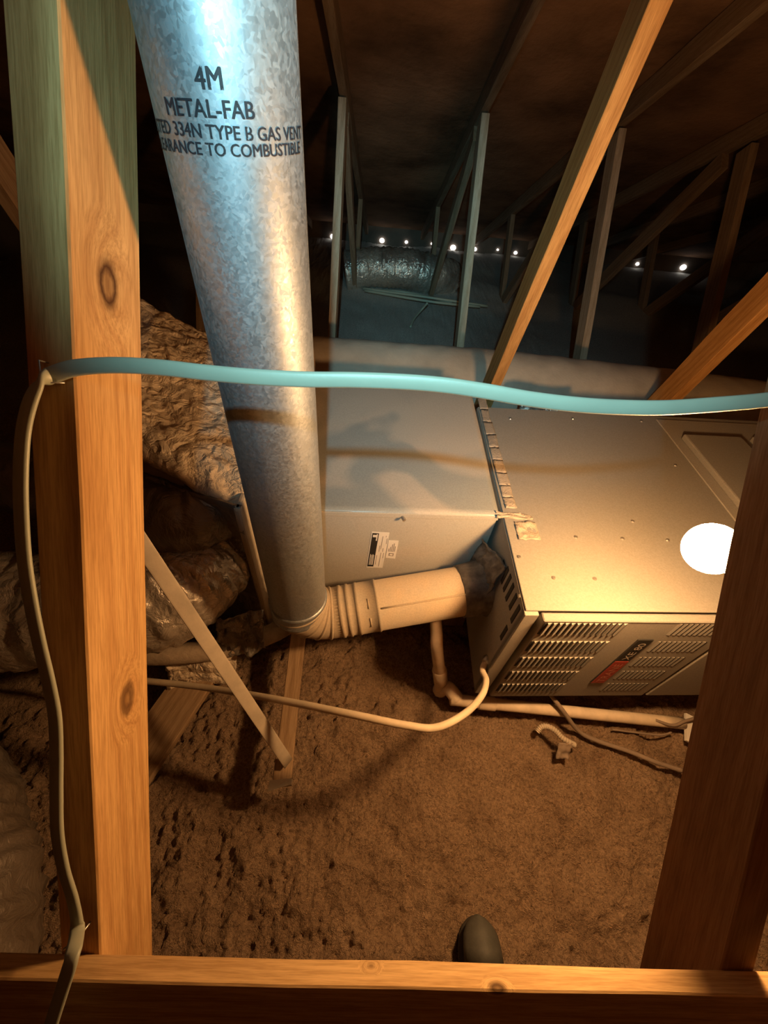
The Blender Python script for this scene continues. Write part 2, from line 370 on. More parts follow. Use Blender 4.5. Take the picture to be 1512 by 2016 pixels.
for (px, py, s) in ((655, 466, 1.0), (752, 474, 1.0), (800, 477, .62), (850, 480, .4), (892, 488, 1.15), (935, 491, .8), (980, 492, .4), (1015, 498, .7), (1255, 520, .7), (1345, 527, 1.25)):
    p = ony(px, py, EAVE+.112)
    v = [(p.x+.030*s*math.cos(a), 0, p.z+.024*s*math.sin(a)*(1.1 if a < math.pi else .9)) for a in np.linspace(0, 2*math.pi, 12, endpoint=False)]
    vv = v+[(x, .012, z) for x, y, z in v]
    ff = [tuple(range(12))]+[tuple(range(12, 24))[::-1]]+[(k, (k+1) % 12, 12+(k+1) % 12, 12+k) for k in range(12)]
    link('vent_opening', pyme('vent_opening', vv, ff), M['day'], wf, (0, EAVE+.108, 0))

# ================================================================ ROOF TRUSSES
DV = Vector((0, .6, .8)); DN = Vector((0, .8, -.6))       # direction and far-side normal of the long diagonal web
def board(name, p0, p1, wdir, wid, th, mat, parent, base, bev=.0015, wob=.0008):
    """2x4 from p0 to p1; wid across wdir, th across the other; local Z runs along it"""
    p0, p1 = Vector(p0), Vector(p1); z = (p1-p0); L = z.length; z.normalize()
    wd = (Vector(wdir)-z*Vector(wdir).dot(z)).normalized(); td = z.cross(wd)
    bm = bmesh.new(); n = max(2, int(L/.12)); ring = []
    for i in range(n+1):
        q = []
        for a, b in ((-1, -1), (1, -1), (1, 1), (-1, 1)):
            q.append(bm.verts.new((a*wid/2+random.uniform(-wob, wob), b*th/2+random.uniform(-wob, wob), L*i/n)))
        ring.append(q)
    for i in range(n):
        for k in range(4): bm.faces.new((ring[i][k], ring[i][(k+1) % 4], ring[i+1][(k+1) % 4], ring[i+1][k]))
    bm.faces.new(ring[0][::-1]); bm.faces.new(ring[-1])
    if bev:
        bmesh.ops.recalc_face_normals(bm, faces=bm.faces)
        e = [x for x in bm.edges if len(x.link_faces) == 2 and x.calc_face_angle(0) > .8]
        bmesh.ops.bevel(bm, geom=e, offset=bev, segments=1, affect='EDGES')
    me = bm_me(bm, name); o = link(name, me, mat, parent)
    R = Matrix((wd, td, z)).transposed().to_4x4(); R.translation = p0-Vector(base); o.matrix_local = R
    return o
# left post: lower knot and upper knot placed on its lit face (local x across the wide side, y thickness, z along)
A0s = -.9                                                 # starts buried in the insulation
def A_pt(s, n, X): return Vector((X, 0, H))+DV*s+DN*n
NA = .335+.0465                                           # centre of web A across its width
kn = []
for (px, py, kr) in ((214, 560, .0105), (251, 1376, .0085)):
    p = onx(px, py, -.235)-Vector((0, 0, H)); s = p.dot(DV); n = p.dot(DN)
    kn.append((s, n, kr))
wd_vec = DN
def web_dir_local(z, wdir):
    wd = (Vector(wdir)-z*Vector(wdir).dot(z)).normalized(); return wd, z.cross(wd)
_wd, _td = web_dir_local(DV, DN)
knots = [((n-NA), _td.x*.019, s-A0s-(-.62), kr) for s, n, kr in kn]
S0 = -.62+A0s
knots = [((n-NA), _td.x*.019, s-S0, kr) for s, n, kr in kn]
M['wood_knot'] = mat_wood('knotty_pine_post', (.72, .44, .185), (.46, .22, .075), knots)
M['wood_shaded'] = mat_wood('shaded_pine_post', (.40, .22, .11), (.26, .13, .06))  # pine darkened to paint in the shade on the right slanting post
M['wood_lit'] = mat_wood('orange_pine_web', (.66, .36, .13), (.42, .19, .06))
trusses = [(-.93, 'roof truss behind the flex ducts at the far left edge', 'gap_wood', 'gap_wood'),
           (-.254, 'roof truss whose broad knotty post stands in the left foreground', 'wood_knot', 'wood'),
           (.424, 'roof truss with a dark slanting post at the right and a bright orange diagonal', 'wood_shaded', 'wood_lit'),
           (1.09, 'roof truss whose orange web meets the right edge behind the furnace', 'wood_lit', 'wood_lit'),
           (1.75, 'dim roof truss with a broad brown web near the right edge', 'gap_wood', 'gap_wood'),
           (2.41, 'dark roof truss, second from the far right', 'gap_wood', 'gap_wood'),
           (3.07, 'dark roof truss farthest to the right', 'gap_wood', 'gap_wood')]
for (X0, lab, mA, mB) in trusses:
    t = empty('roof_truss', (X0, RIDGE_Y, 0)); tag(t, lab, 'truss', 'roof trusses'); base = t.location
    # web A rises away from the camera, web B falls away from the ridge
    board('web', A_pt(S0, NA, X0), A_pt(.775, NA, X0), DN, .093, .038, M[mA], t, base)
    Bz0, Bz1 = H-.678, H+.141
    b0 = Vector((X0, 1.337, Bz0)); b1 = Vector((X0, 1.08, Bz1)); bd = (b1-b0).normalized(); bn = Vector((0, bd.z, -bd.y))
    board('web', b0-bd*.60+bn*.0445, b1+bd*.50+bn*.0445, bn, .089, .038, M[mB], t, base)
    v0 = Vector((X0, 2.08, H-.95)); v1 = Vector((X0, 2.68, H-.04)); vd = (v1-v0).normalized(); vn = Vector((0, vd.z, -vd.y))
    board('web', v0-vd*.30+vn*.0445, v1+vd*.02+vn*.0445, vn, .089, .038, M['gap_wood'] if X0 > 1.5 or X0 < -.5 else M['wood_lamplit'], t, base)
    d0 = Vector((X0, 2.86, H-.10)); d1 = Vector((X0, 3.95, H-1.22)); dd = (d1-d0).normalized(); dn = Vector((0, dd.z, -dd.y))
    board('web', d0, d1, dn, .089, .038, M['gap_wood'], t, base)
    s0 = Vector((X0, 4.0, H-1.25)); s1 = Vector((X0, 4.42, H-.66)); sn = Vector((0, .8, -.57))
    board('web', s0, s1, sn, .089, .038, M['gap_wood'], t, base)
    cy = Vector((0, 1, -SL)).normalized(); cn = Vector((0, SL, 1)).normalized(); hw = .0445
    c0 = Vector((X0, RIDGE_Y+.002, chord_z(RIDGE_Y+1e-6)))+cn*hw; c1 = Vector((X0, EAVE+.1, chord_z(EAVE+.1)))+cn*hw
    board('top_chord', c0, c1, cn, .085, .038, M['gap_wood'], t, base)
    cb = Vector((0, -SL, 1)).normalized(); yb2 = 2*RIDGE_Y-EAVE-.1
    board('top_chord', Vector((X0, RIDGE_Y-.002, chord_z(RIDGE_Y+1e-6)))+cb*hw, Vector((X0, yb2, chord_z(yb2)))+cb*hw, cb, .085, .038, M['gap_wood'], t, base)
# lateral brace nailed across the camera side of the webs
bt = -.515
p0 = Vector((-1.25, 0, H))+DV*(bt-.0445)+DN*(.335-.0112); p1 = Vector((1.4, 0, H))+DV*(bt-.0445)+DN*(.335-.0112)
lb = board('brace_board', p0, p1, DV, .089, .022, mat_wood('brace_pine', (.74, .50, .24), (.46, .27, .11), [(.0445, -.006, 1.285, .0022), (.0445, .009, 1.41, .0030)]), None, (0, 0, 0))
tag(lb, 'long pine board nailed across the posts along the bottom edge', 'board')

# ================================================================ VENT PIPE
PC = Vector((-.145, .495, 0)); PR = .062
vp = empty('vent_pipe', (PC.x, PC.y, .16)); tag(vp, 'tall galvanised gas vent pipe with stencilled lettering and an elbow to the furnace', 'pipe')
VB = vp.location.copy()
ELZ = .30                                      # centre height of the flue connector at the elbow
FL_END = Vector((.315, .585, .352))            # where the flue enters the furnace end
def loc(p): return Vector(p)-VB
def cyl_prof(name, prof, seg, mat, parent, base):
    """lathe round a vertical axis at base: prof list of (r, z)"""
    v = []; f = []
    for r, z in prof:
        for j in range(seg):
            a = 2*math.pi*j/seg; v.append((r*math.cos(a), r*math.sin(a), z))
    for i in range(len(prof)-1):
        for j in range(seg): j2 = (j+1) % seg; f.append((i*seg+j, i*seg+j2, (i+1)*seg+j2, (i+1)*seg+j))
    me = pyme(name, v, f, True); return link(name, me, mat, parent, base)
pipe_top = chord_z(PC.y)+CH-.004
zs0 = ELZ+.085
cyl_prof('pipe_section', [(PR-.001, zs0-.005), (PR, zs0), (PR, 1.0), (PR, 1.2), (PR, pipe_top), (PR-.004, pipe_top)], 96, M['galv'], vp, Vector((0, 0, -VB.z)))
# collar band at the foot of the straight section
cyl_prof('collar_band', [(PR, zs0+.012), (PR+.0035, zs0+.010), (PR+.0035, zs0+.004), (PR+.0005, zs0+.0), (PR+.0008, zs0-.026), (PR+.003, zs0-.029), (PR+.003, zs0-.034), (PR-.001, zs0-.038)], 72, M['galv'], vp, Vector((0, 0, -VB.z)))
# elbow of gores, then the dusty connector
hd = (FL_END-Vector((PC.x, PC.y, ELZ))).normalized()
bendR = .075
cen = Vector((PC.x, PC.y, ELZ)); down = Vector((0, 0, -1))
cosang = down.dot(hd); ang = math.acos(cosang); tl = bendR*math.tan(ang/2)
st = cen-down*tl; en = cen+hd*tl; nrm = (hd-down*cosang).normalized(); ctr = st+nrm*bendR
arc = [ctr-nrm*bendR*math.cos(a)+down*bendR*math.sin(a) for a in np.linspace(0, ang, 21)]
el = link('elbow', tube('elbow', [loc(st-down*.02)]+[loc(p) for p in arc]+[loc(en+hd*.012)], PR*.99, 48, caps=False), M['dusty_galv'], vp)
for k in range(5):                             # raised gore seams
    i = 2+k*4; p = arc[i]; tdir = (arc[min(i+1, 20)]-arc[i-1]).normalized()
    link('gore_seam', tube('gore_seam', [loc(p-tdir*.0035), loc(p-tdir*.0012), loc(p+tdir*.0012), loc(p+tdir*.0035)], [PR*.992, PR*1.035, PR*1.035, PR*.992], 48, caps=False), M['dusty_galv'], el, -el.location if False else (0, 0, 0))
Lc = (FL_END-en).length
steps = [(0, .99), (.012, .99), (.013, 1.03), (.019, 1.03), (.020, 1.0), (.030, 1.0), (.031, 1.035), (.037, 1.035), (.038, 1.0), (.052, 1.0), (.053, 1.035), (.059, 1.035), (.060, 1.015), (.10, 1.015), (.101, 1.04), (.106, 1.04), (.107, 1.0), (Lc, 1.0)]
link('flue_connector', tube('flue_connector', [loc(en+hd*s) for s, r in steps], [PR*r for s, r in steps], 64, caps=False), M['dusty_galv'], vp)
# lengthwise lock seam on the connector and two crimp tabs
sd = hd.cross(Vector((0, 0, 1))).normalized(); ud = sd.cross(hd)
camdir = (Vector((0, 0, H))-(en+FL_END)/2); camdir = (camdir-hd*camdir.dot(hd)).normalized(); sidd = hd.cross(camdir).normalized()
if sidd.z > 0: sidd = -sidd
sv = (camdir*math.cos(.15)+sidd*math.sin(.15))
link('lock_seam', tube('lock_seam', [loc(en+hd*s+sv*(PR*1.005)) for s in np.linspace(.11, Lc-.01, 8)], .0022, 8), M['dusty_galv'], vp)
for a_, s_ in ((-.1, .082), (.62, .082)):
    q = camdir*math.cos(a_)+sidd*math.sin(a_)
    tq = (sidd*math.cos(a_)-camdir*math.sin(a_))
    link('crimp_tab', tube('crimp_tab', [loc(en+hd*s_+q*(PR*1.018)+tq*(u*.012)) for u in (-1, 0, 1)], .0018, 8), M['dusty_galv'], vp)
# stencilled lettering wrapped round the pipe
def text_mesh(txt, bold=False):
    cu = bpy.data.curves.new('t', 'FONT'); cu.body = txt; cu.size = 1; cu.resolution_u = 3
    o = bpy.data.objects.new('t', cu); C.objects.link(o)
    dg = bpy.context.evaluated_depsgraph_get(); me = bpy.data.meshes.new_from_object(o.evaluated_get(dg))
    bpy.data.objects.remove(o); return me
def ray_cyl(px, py):
    d = ray(px, py); o = Vector((0, 0, H)); A = d.x**2+d.y**2; B = -2*(PC.x*d.x+PC.y*d.y); Cc = PC.x**2+PC.y**2-PR**2
    D = B*B-4*A*Cc
    if D < 0: D = 0
    t = (-B-math.sqrt(D))/(2*A); p = o+d*t; return math.atan2(p.x-PC.x, -(p.y-PC.y)), p.z
for txt, xl, yl, xr, yr, hpx in (('4M', 386, 175, 441, 177, None), ('METAL-FAB', 331, 226, 503, 235, None), ('LISTED 334N TYPE B GAS VENT', 306, 257, 592, 272, None), ('CLEARANCE TO COMBUSTIBLE', 312, 291, 590, 301, None)):
    a0, z0 = ray_cyl(xl, yl); a1, z1 = ray_cyl(xr, yr)
    me = text_mesh(txt, True)
    bm = bmesh.new(); bm.from_mesh(me); me2 = me.copy(); me2.transform(Matrix.Translation((.028, .010, 0))); bm.from_mesh(me2); me2.transform(Matrix.Translation((.028, -.012, 0))); bm.from_mesh(me2)
    bmesh.ops.triangulate(bm, faces=bm.faces)
    xs = [v.co.x for v in bm.verts]; ys = [v.co.y for v in bm.verts]; x0, x1 = min(xs), max(xs)
    sx = (a1-a0)/(x1-x0); hh = PR*sx*{'4M': 1.05, 'METAL-FAB': 1.0}.get(txt, 1.0)
    for v in bm.verts:
        a = a0+(v.co.x-x0)*sx; zz = z0+(z1-z0)*(v.co.x-x0)/(x1-x0)+v.co.y*hh
        v.co = loc((PC.x+math.sin(a)*(PR+.0005), PC.y-math.cos(a)*(PR+.0005), zz))
    o = link('lettering', bm_me(bm, 'lettering', norm=False), M['print'], vp); o['label'] = 'faded black stencilled lettering'

# ================================================================ FURNACE
FO = Vector((.312, .402, 0)); yaw = math.radians(3.2)
E1 = Vector((math.cos(yaw), math.sin(yaw), 0)); E2 = Vector((.012, 1, 0)).normalized()
FB, FT, FD, FLn = .14, .54, .725, 1.12
fu = empty('furnace', FO); tag(fu, 'grey louvred gas furnace lying on its side beside the lit bulb', 'furnace')
def fl3(a, b, z): return E1*a+E2*b+Vector((0, 0, z))
def fbox(bm, a0, a1, b0, b1, z0, z1):
    return hexa(bm, [fl3(a0, b0, z0), fl3(a1, b0, z0), fl3(a1, b1, z0), fl3(a0, b1, z0)], [fl3(a0, b0, z1), fl3(a1, b0, z1), fl3(a1, b1, z1), fl3(a0, b1, z1)])
def fpart(name, boxes, mat, parent=fu, bev=.0, seg=1):
    bm = bmesh.new()
    for b in boxes: fbox(bm, *b)
    if bev: bevel(bm, bev, seg)
    return link(name, bm_me(bm, name), mat, parent)
fpart('casing', [(.004, FLn, .012, FD, FB, FT-.002)], M['paint_dark'])
fpart('top_panel', [(0, FLn, .004, FD, FT-.002, FT+.002)], M['paint'], bev=.001)
fpart('end_panel', [(-.002, .004, .0, FD, FB, FT-.0025)], M['paint_dark'])
fpart('corner_flange', [(-.002, .026, -.004, .012, FB, FT-.003)], M['paint_dark'], bev=.001)
DB = -.013
door = fpart('louvred_door', [(.036, .452, DB, .010, FB, FT-.012)], M['paint_dark'], bev=.003, seg=2)
fpart('blower_door', [(.462, FLn, DB, .010, FB, FT-.012)], M['paint_dark'], bev=.003, seg=2)
fpart('door_lip', [(.034, FLn, DB-.001, .004, FT-.0125, FT-.006)], M['paint'], bev=.002)
def fpx(px, py, off=DB):
    p = onpl(px, py, FO+E2*off, Vector((-E1.y, E1.x, 0))); q = p-FO; a = (q.x*E2.y-q.y*E2.x)/(E1.x*E2.y-E1.y*E2.x); return a, p.z
# louvres: five rows left of the badge, five on the right; each slat is a small raised wedge with a dark slot beside it
def wedge(h, w, dpt, flip):
    bm = bmesh.new(); s = -1 if flip else 1
    P = [fl3(0, 0, 0), fl3(s*w, 0, 0), fl3(0, -dpt, 0)]
    b = [bm.verts.new(p) for p in P]; t = [bm.verts.new(p+Vector((0, 0, h))) for p in P]
    bm.faces.new(b[::-1]); bm.faces.new(t)
    for k in range(3): bm.faces.new((b[k], b[(k+1) % 3], t[(k+1) % 3], t[k]))
    return bm_me(bm, 'slat')
def slotm(h, w, name):
    bm = bmesh.new(); fbox(bm, -w/2, w/2, -.0006, .0006, 0, h); return bm_me(bm, name)
# row edges from the photograph: (top-left, top-right, bottom y)
rowsL = [((1076, 1226), (1238, 1228), 1252), ((1054, 1261), (1206, 1262), 1284), ((1031, 1294), (1173, 1295), 1313), ((1013, 1321), (1141, 1322), 1337), ((985, 1345), (1114, 1346), 1360)]
ch = None
zrows = []
for (tl_, tr_, yb_) in rowsL:
    a0, z1 = fpx(*tl_); a1, _ = fpx(*tr_); 
    _, z0 = fpx(tl_[0]-12, yb_)
    zrows.append((a0, a1, z0, z1))
# regular stamping: common left and right ends and an even pitch, as on the real door
aL0 = float(np.mean([r[0] for r in zrows])); aL1 = float(np.mean([r[1] for r in zrows]))
zt, zb = zrows[0][3], zrows[-1][2]; pitch = (zt-zb-.046)/4
HT = .046
sl_me = wedge(HT, .0098, .0042, False); slr_me = wedge(HT, .0072, .0016, True); dk = slotm(HT*.94, .0052, 'vent_slot'); dkr = slotm(HT*.96, .0036, 'vent_slot')
for r in range(5):
    z1 = zt-r*pitch; z0 = z1-HT
    z0 = max(z0, FB+.006)
    for k in range(14):
        a = aL0+(aL1-aL0)*k/14
        s = link('slat', sl_me, M['paint_dark'], door, fl3(a, DB, z0)); s = link('vent_slot', dk, M['dark'], door, fl3(a-.0032, DB-.0001, z0+.0015))
aR0 = .318
for r in range(5):
    z0 = max(zt-r*pitch-HT, FB+.006)
    for k in range(10):
        a = aR0+.0112*k
        if a > .44: continue
        link('slat', slr_me, M['paint'], door, fl3(a, DB, z0)); link('vent_slot', dkr, M['dark'], door, fl3(a+.0021, DB-.0001, z0+.001))
# badge with two fields, text reading upward
ac = .279
bz0, bz1 = .236, .462; bh = bz1-bz0
badge = fpart('badge', [(ac-.017, ac+.017, DB-.003, DB+.001, bz0, bz1)], M['black'], door, .001)
fpart('red_field', [(ac-.016, ac+.016, DB-.0036, DB-.0028, bz0+.002, bz0+bh*.55)], M['red'], badge)
def face_text(txt, a_c, z0_, z1_, wid, mat, parent, name='lettering', off=DB-.0045):
    me = text_mesh(txt); xs = [v.co.x for v in me.vertices]; ys = [v.co.y for v in me.vertices]
    for v in me.vertices:
        u = (v.co.x-min(xs))/(max(xs)-min(xs)); h = (v.co.y-min(ys))/(max(ys)-min(ys))
        v.co = fl3(a_c+wid/2-h*wid, off, z0_+u*(z1_-z0_))
    return link(name, me, mat, parent)
_pale = mat_simple('badge_letters', (.62, .55, .48), .5, bmp=0, var=.02)
face_text('TRANE', ac, bz0+.012, bz0+bh*.5, .017, mat_simple('badge_script', (.62, .25, .18), .5, bmp=0, var=.02), badge)
face_text('XE 80', ac, bz0+bh*.60, bz1-.012, .016, _pale, badge)
# end panel slots beside the flue
for (px0, py0, px1, py1) in ((1001, 1120, 986, 1145), (1006, 1135, 990, 1160), (1011, 1151, 995, 1180), (1017, 1172, 1002, 1197), (1023, 1195, 1005, 1222), (998, 1233, 985, 1258), (993, 1107, 979, 1130)):
    n1 = E2.cross(Vector((0, 0, 1))).normalized()
    p = onpl(px0, py0, FO-E1*.003, n1)-FO; q = onpl(px1, py1, FO-E1*.003, n1)-FO
    bb = (p.y+q.y)/2; z0_, z1_ = min(p.z, q.z), max(p.z, q.z)
    fpart('vent_slot', [(-.0035, .0, bb-.006, bb+.006, z0_, z1_)], M['dark'], fu, .0008)
# screws on the top
sc_bm = bmesh.new(); bmesh.ops.create_cone(sc_bm, cap_ends=True, segments=10, radius1=.0050, radius2=.0034, depth=.003); sc_me = bm_me(sc_bm, 'screw')
for px, py in ((1128, 824), (1040, 1056), (1134, 1057), (1226, 1060), (1315, 1063), (1246, 1026), (1090, 1137), (1171, 1139), (1330, 916), (1263, 829), (1005, 824), (1022, 1096)):
    p = onz(px, py, FT+.0032); link('screw', sc_me, M['steel'], fu, p-FO)
link('screw', sc_me, M['steel'], fu, onpl(1022, 1174, FO-E1*.004, E2.cross(Vector((0, 0, 1))))-FO, (0, -math.pi/2, 0))
# raised access plate with two embossed panels at the right of the top
def ftop(px, py, z=FT):
    p = onz(px, py, z); q = p-FO; a = (q.x*E2.y-q.y*E2.x)/(E1.x*E2.y-E1.y*E2.x); b = (E1.x*q.y-E1.y*q.x)/(E1.x*E2.y-E1.y*E2.x); return a, b
a0, b1 = ftop(1290, 828); _, b0 = ftop(1440, 1020)
b0 -= .10
plate = fpart('access_plate', [(a0, FLn-.01, b0, min(b1, FD-.01), FT+.002, FT+.006)], M['paint_dark'], bev=.0015)
a1, b3 = ftop(1345, 856, FT+.02); _, b2 = ftop(1450, 985, FT+.02); b2 -= .07
fpart('embossed_panel', [(a1, a1+.185, b2, b3, FT+.006, FT+.024)], M['paint'], plate, .004, 2)
fpart('embossed_panel', [(a1+.225, FLn-.03, b2, b3+.004, FT+.006, FT+.024)], M['paint'], plate, .004, 2)
# legs / packing blocks under the furnace
for a in (.05, .95):
    for b in (.1, .6):
        bm = bmesh.new(); fbox(bm, a, a+.09, b, b+.09, -.03, FB); pb = link('support_block', bm_me(bm, 'support_block'), M['wood_dusty'], None, FO)
        tag(pb, 'dusty wooden block holding the furnace off the insulation', 'block', 'blocks under the furnace')
# sooty flue collar on the furnace end
col = empty('flue_collar', FL_END); 
col.parent = fu; col.location = FL_END-FO
bpy.data.objects.remove(col)
cl = link('flue_collar', tube('flue_collar', [FL_END-hd*s-FO for s in (.075, .074, .03, .0, -.012)], [PR*1.0, PR*1.06, PR*1.10, PR*1.28, PR*1.32], 40, lambda i, j: .03*math.sin(j*2.1+i*1.7)*(i > 0)), M['soot'], fu)
def crumple(name, fn, nu, nv, amp, mat, parent=None, freq=9, seed=0, th=.002, base=Vector((0, 0, 0))):
    """crumpled sheet fn(u, v)->(point, normal)"""
    v = []; f = []
    for i in range(nu+1):
        for j in range(nv+1):
            p, n = fn(i/nu, j/nv); h = float(fbm(np.array(i/nu*freq+seed*7.3), np.array(j/nv*freq+seed*3.1), 3, .6))-.5
            v.append(p+n*(h*amp)-base)
    m = len(v)
    for i in range(nu+1):
        for j in range(nv+1):
            p, n = fn(i/nu, j/nv); v.append(v[i*(nv+1)+j]-n*th)
    for i in range(nu):
        for j in range(nv):
            a = i*(nv+1)+j; f.append((a, a+nv+1, a+nv+2, a+1)); f.append((m+a+1, m+a+nv+2, m+a+nv+1, m+a))
    for i in range(nu):
        for j0 in (0, nv):
            a = i*(nv+1)+j0; q = (a, a+nv+1, m+a+nv+1, m+a); f.append(q if j0 else q[::-1])
    for j in range(nv):
        for i0 in (0, nu):
            a = i0*(nv+1)+j; q = (a, a+1, m+a+1, m+a); f.append(q[::-1] if i0 else q)
    bm = bmesh.new(); bv = [bm.verts.new(p) for p in v]
    for q in f: bm.faces.new([bv[k] for k in q])
    o = link(name, bm_me(bm, name, True), mat, parent, base if parent is None else (0, 0, 0)); return o
# dark torn insulation and tape round the collar top, against the end panel
def fnc(u, v):
    a = -.008-.022*u-.01*v; b = .13+.12*u; z = FT-.03-.05*u-.12*v
    return FO+fl3(a, b, z), (E1*-1+E2*-.3).normalized()
o = crumple('torn_duct_liner', fnc, 16, 14, .03, M['soot'], None, 6, 1, .004, FO+Vector((0, .2, .3))); tag(o, 'torn dark liner hanging beside the furnace flue collar', 'liner')

# ================================================================ COIL CASE
K0 = Vector((.304, .655, 0)); KE = Vector((math.cos(math.radians(3.3)), math.sin(math.radians(3.3)), 0)); KD = Vector((.012, 1, 0)).normalized()
KL, KW, KB, KT = .565, .60, .075, .54
ck = empty('coil_case', K0-KE*.3); tag(ck, 'beige cooling coil case with paper labels between vent pipe and furnace', 'coil case')
KBs = ck.location.copy()
def kp(a, b, z): return K0-KE*a+KD*b+Vector((0, 0, z))-KBs      # a leftward from the furnace end
def kbox(bm, a0, a1, b0, b1, z0, z1): return hexa(bm, [kp(a0, b0, z0), kp(a1, b0, z0), kp(a1, b1, z0), kp(a0, b1, z0)], [kp(a0, b0, z1), kp(a1, b0, z1), kp(a1, b1, z1), kp(a0, b1, z1)])
def kpart(name, bx, mat, parent=ck, bev=0):
    bm = bmesh.new(); kbox(bm, *bx)
    if bev: bevel(bm, bev, 2)
    return link(name, bm_me(bm, name), mat, parent)
kpart('casing', (0, KL, .008, KW, KB, KT-.003), M['coil'])
kpart('front_panel', (.0, KL, 0, .008, KB, KT-.004), M['coil'], bev=.002)
# top panel: a sheet with shallow dents
def ktop(u, v):
    return KBs+kp(KL*(1-u), -.003+(KW+.003)*v, KT+.002), Vector((0, 0, 1))
o = crumple('top_panel', ktop, 40, 30, .006, M['coil_top'], ck, 3.0, 5, .004, KBs)
kpart('top_lip', (0, KL, -.005, -.001, KT-.012, KT+.0015), M['coil'], bev=.001)
_kn = KD.cross(Vector((0, 0, 1))).cross(KD)
def kpx(px, py, off=-.001):
    n = Vector((-KE.y, KE.x, 0)); p = onpl(px, py, K0+n*off, n); q = p-K0; return -q.dot(KE), p.z
def klabel(quad, mat, parent, name, off, th=.0006):
    n = Vector((-KE.y, KE.x, 0)); pts = [K0-KE*a+Vector((0, 0, z))-KBs for a, z in quad]
    bm = bmesh.new(); hexa(bm, [p-n*off for p in pts], [p-n*(off+th) for p in pts]); return link(name, bm_me(bm, name), mat, parent)
def kquad(tlx, tly, trx, try_, blx, bly, brx, bry):
    return [kpx(tlx, tly), kpx(trx, try_), kpx(brx, bry), kpx(blx, bly)]
def lerpq(q, u0, v0, u1, v1):
    def P(u, v):
        t = [q[0][i]*(1-u)+q[1][i]*u for i in (0, 1)]; b_ = [q[3][i]*(1-u)+q[2][i]*u for i in (0, 1)]; return tuple(t[i]*(1-v)+b_[i]*v for i in (0, 1))
    return [P(u0, v0), P(u1, v0), P(u1, v1), P(u0, v1)]
q1 = kquad(732, 1047, 767, 1049, 721, 1117, 753, 1118); q2 = kquad(765, 1064, 785, 1065, 759, 1098, 778, 1100)
l1 = klabel(q1, M['white'], ck, 'rating_label', .0003); l2 = klabel(q2, M['white'], ck, 'approval_label', .0003)
bar = klabel(lerpq(q1, .05, .03, .42, .965), M['black'], l1, 'black_band', .001, .0003)
klabel(lerpq(q1, .10, .07, .30, .13), M['white'], bar, 'logo_oval', .0014, .0002)
klabel(lerpq(q1, .30, .05, .37, .22), M['white'], bar, 'print_line', .0014, .0002)
for k, u in enumerate((.12, .19, .26, .32)): klabel(lerpq(q1, u, .60+.02*(k % 2), u+.035, .91), M['white'], bar, 'print_line', .0014, .0002)
for u, v0, v1 in ((.50, .62, .9), (.58, .35, .52), (.66, .1, .45), (.72, .55, .95), (.80, .42, .52), (.84, .08, .12), (.88, .55, .7), (.92, .15, .3)):
    klabel(lerpq(q1, u, v0, u+.03, v1), M['grey_print'], l1, 'print_line', .001, .0003)
for u, v0, v1 in ((.15, .45, .62), (.3, .35, .62), (.45, .2, .62), (.6, .15, .62), (.75, .3, .6)):
    klabel(lerpq(q2, u, v0, u+.07, v1), M['grey_print'], l2, 'print_line', .001, .0003)
klabel(lerpq(q2, .25, .70, .75, .86), M['grey_print'], l2, 'seal_mark', .001, .0003); klabel(lerpq(q2, .35, .74, .65, .82), M['white'], l2, 'seal_mark', .0013, .0003)
a_, z_ = kpx(794, 1016); bm = bmesh.new(); bmesh.ops.create_cone(bm, cap_ends=True, segments=10, radius1=.005, radius2=.0042, depth=.014)
link('bolt', bm_me(bm, 'bolt'), M['steel'], ck, kp(a_, -.007, z_), (math.pi/2+.2, 0, .4))
# support plank under the coil
bm = bmesh.new(); bbox(bm, (-.26, -.03, -.01), (.36, .03, .073)); sp = link('support_plank', bm_me(bm, 'support_plank'), M['wood_dusty'], None, (-.02, .70, 0)); tag(sp, 'dusty plank under the coil case behind the flue elbow', 'plank')

# foil tape along the seam between coil and furnace
ft = empty('foil_tape', onz(975, 890, FT)); tag(ft, 'wrinkled foil tape strip sealing the seam between coil case and furnace top', 'tape')
seam = [(945, 782), (951, 805), (957, 830), (964, 855), (970, 880), (977, 905), (984, 930), (991, 955), (997, 978), (1004, 1000)]
for k in range(len(seam)-1):
    A = onz(*seam[k], FT+.005); B = onz(*seam[k+1], FT+.005)
    wv = KE*random.uniform(.024, .03)
    def fn(u, v, A=A, B=B, wv=wv): return A*(1-v)+B*v+wv*(u-.35), Vector((0, 0, 1))
    crumple('tape_piece', fn, 5, 6, .006, M['tape'], ft, 4, k+2, .0008, ft.location.copy())
corner = onz(1003, 1010, FT)
tp = empty('tape_patch', corner); tag(tp, 'loose crumpled tape wrapped over the corner of coil case and furnace', 'tape')
def fn1(u, v): return corner+KE*(-.035+.085*u)+Vector((0, 0, .004))+KD*(-.02*v-.005*u), (Vector((0, -.4, 1))).normalized()
def fn2(u, v): return corner+KE*(-.01+.05*u)+Vector((0, -.012, .0-.085*v))-KD*(.02*v), (KE*-.5-KD).normalized()
def fn3(u, v): return corner+KE*(.004+.05*u)+KD*(-.03-.055*v)+Vector((0, 0, .005)), Vector((0, 0, 1))
for k, fnx in enumerate((fn1, fn2, fn3)): crumple('tape_piece', fnx, 12, 12, .014, M['tape'], tp, 5, 20+k, .001, corner.copy())

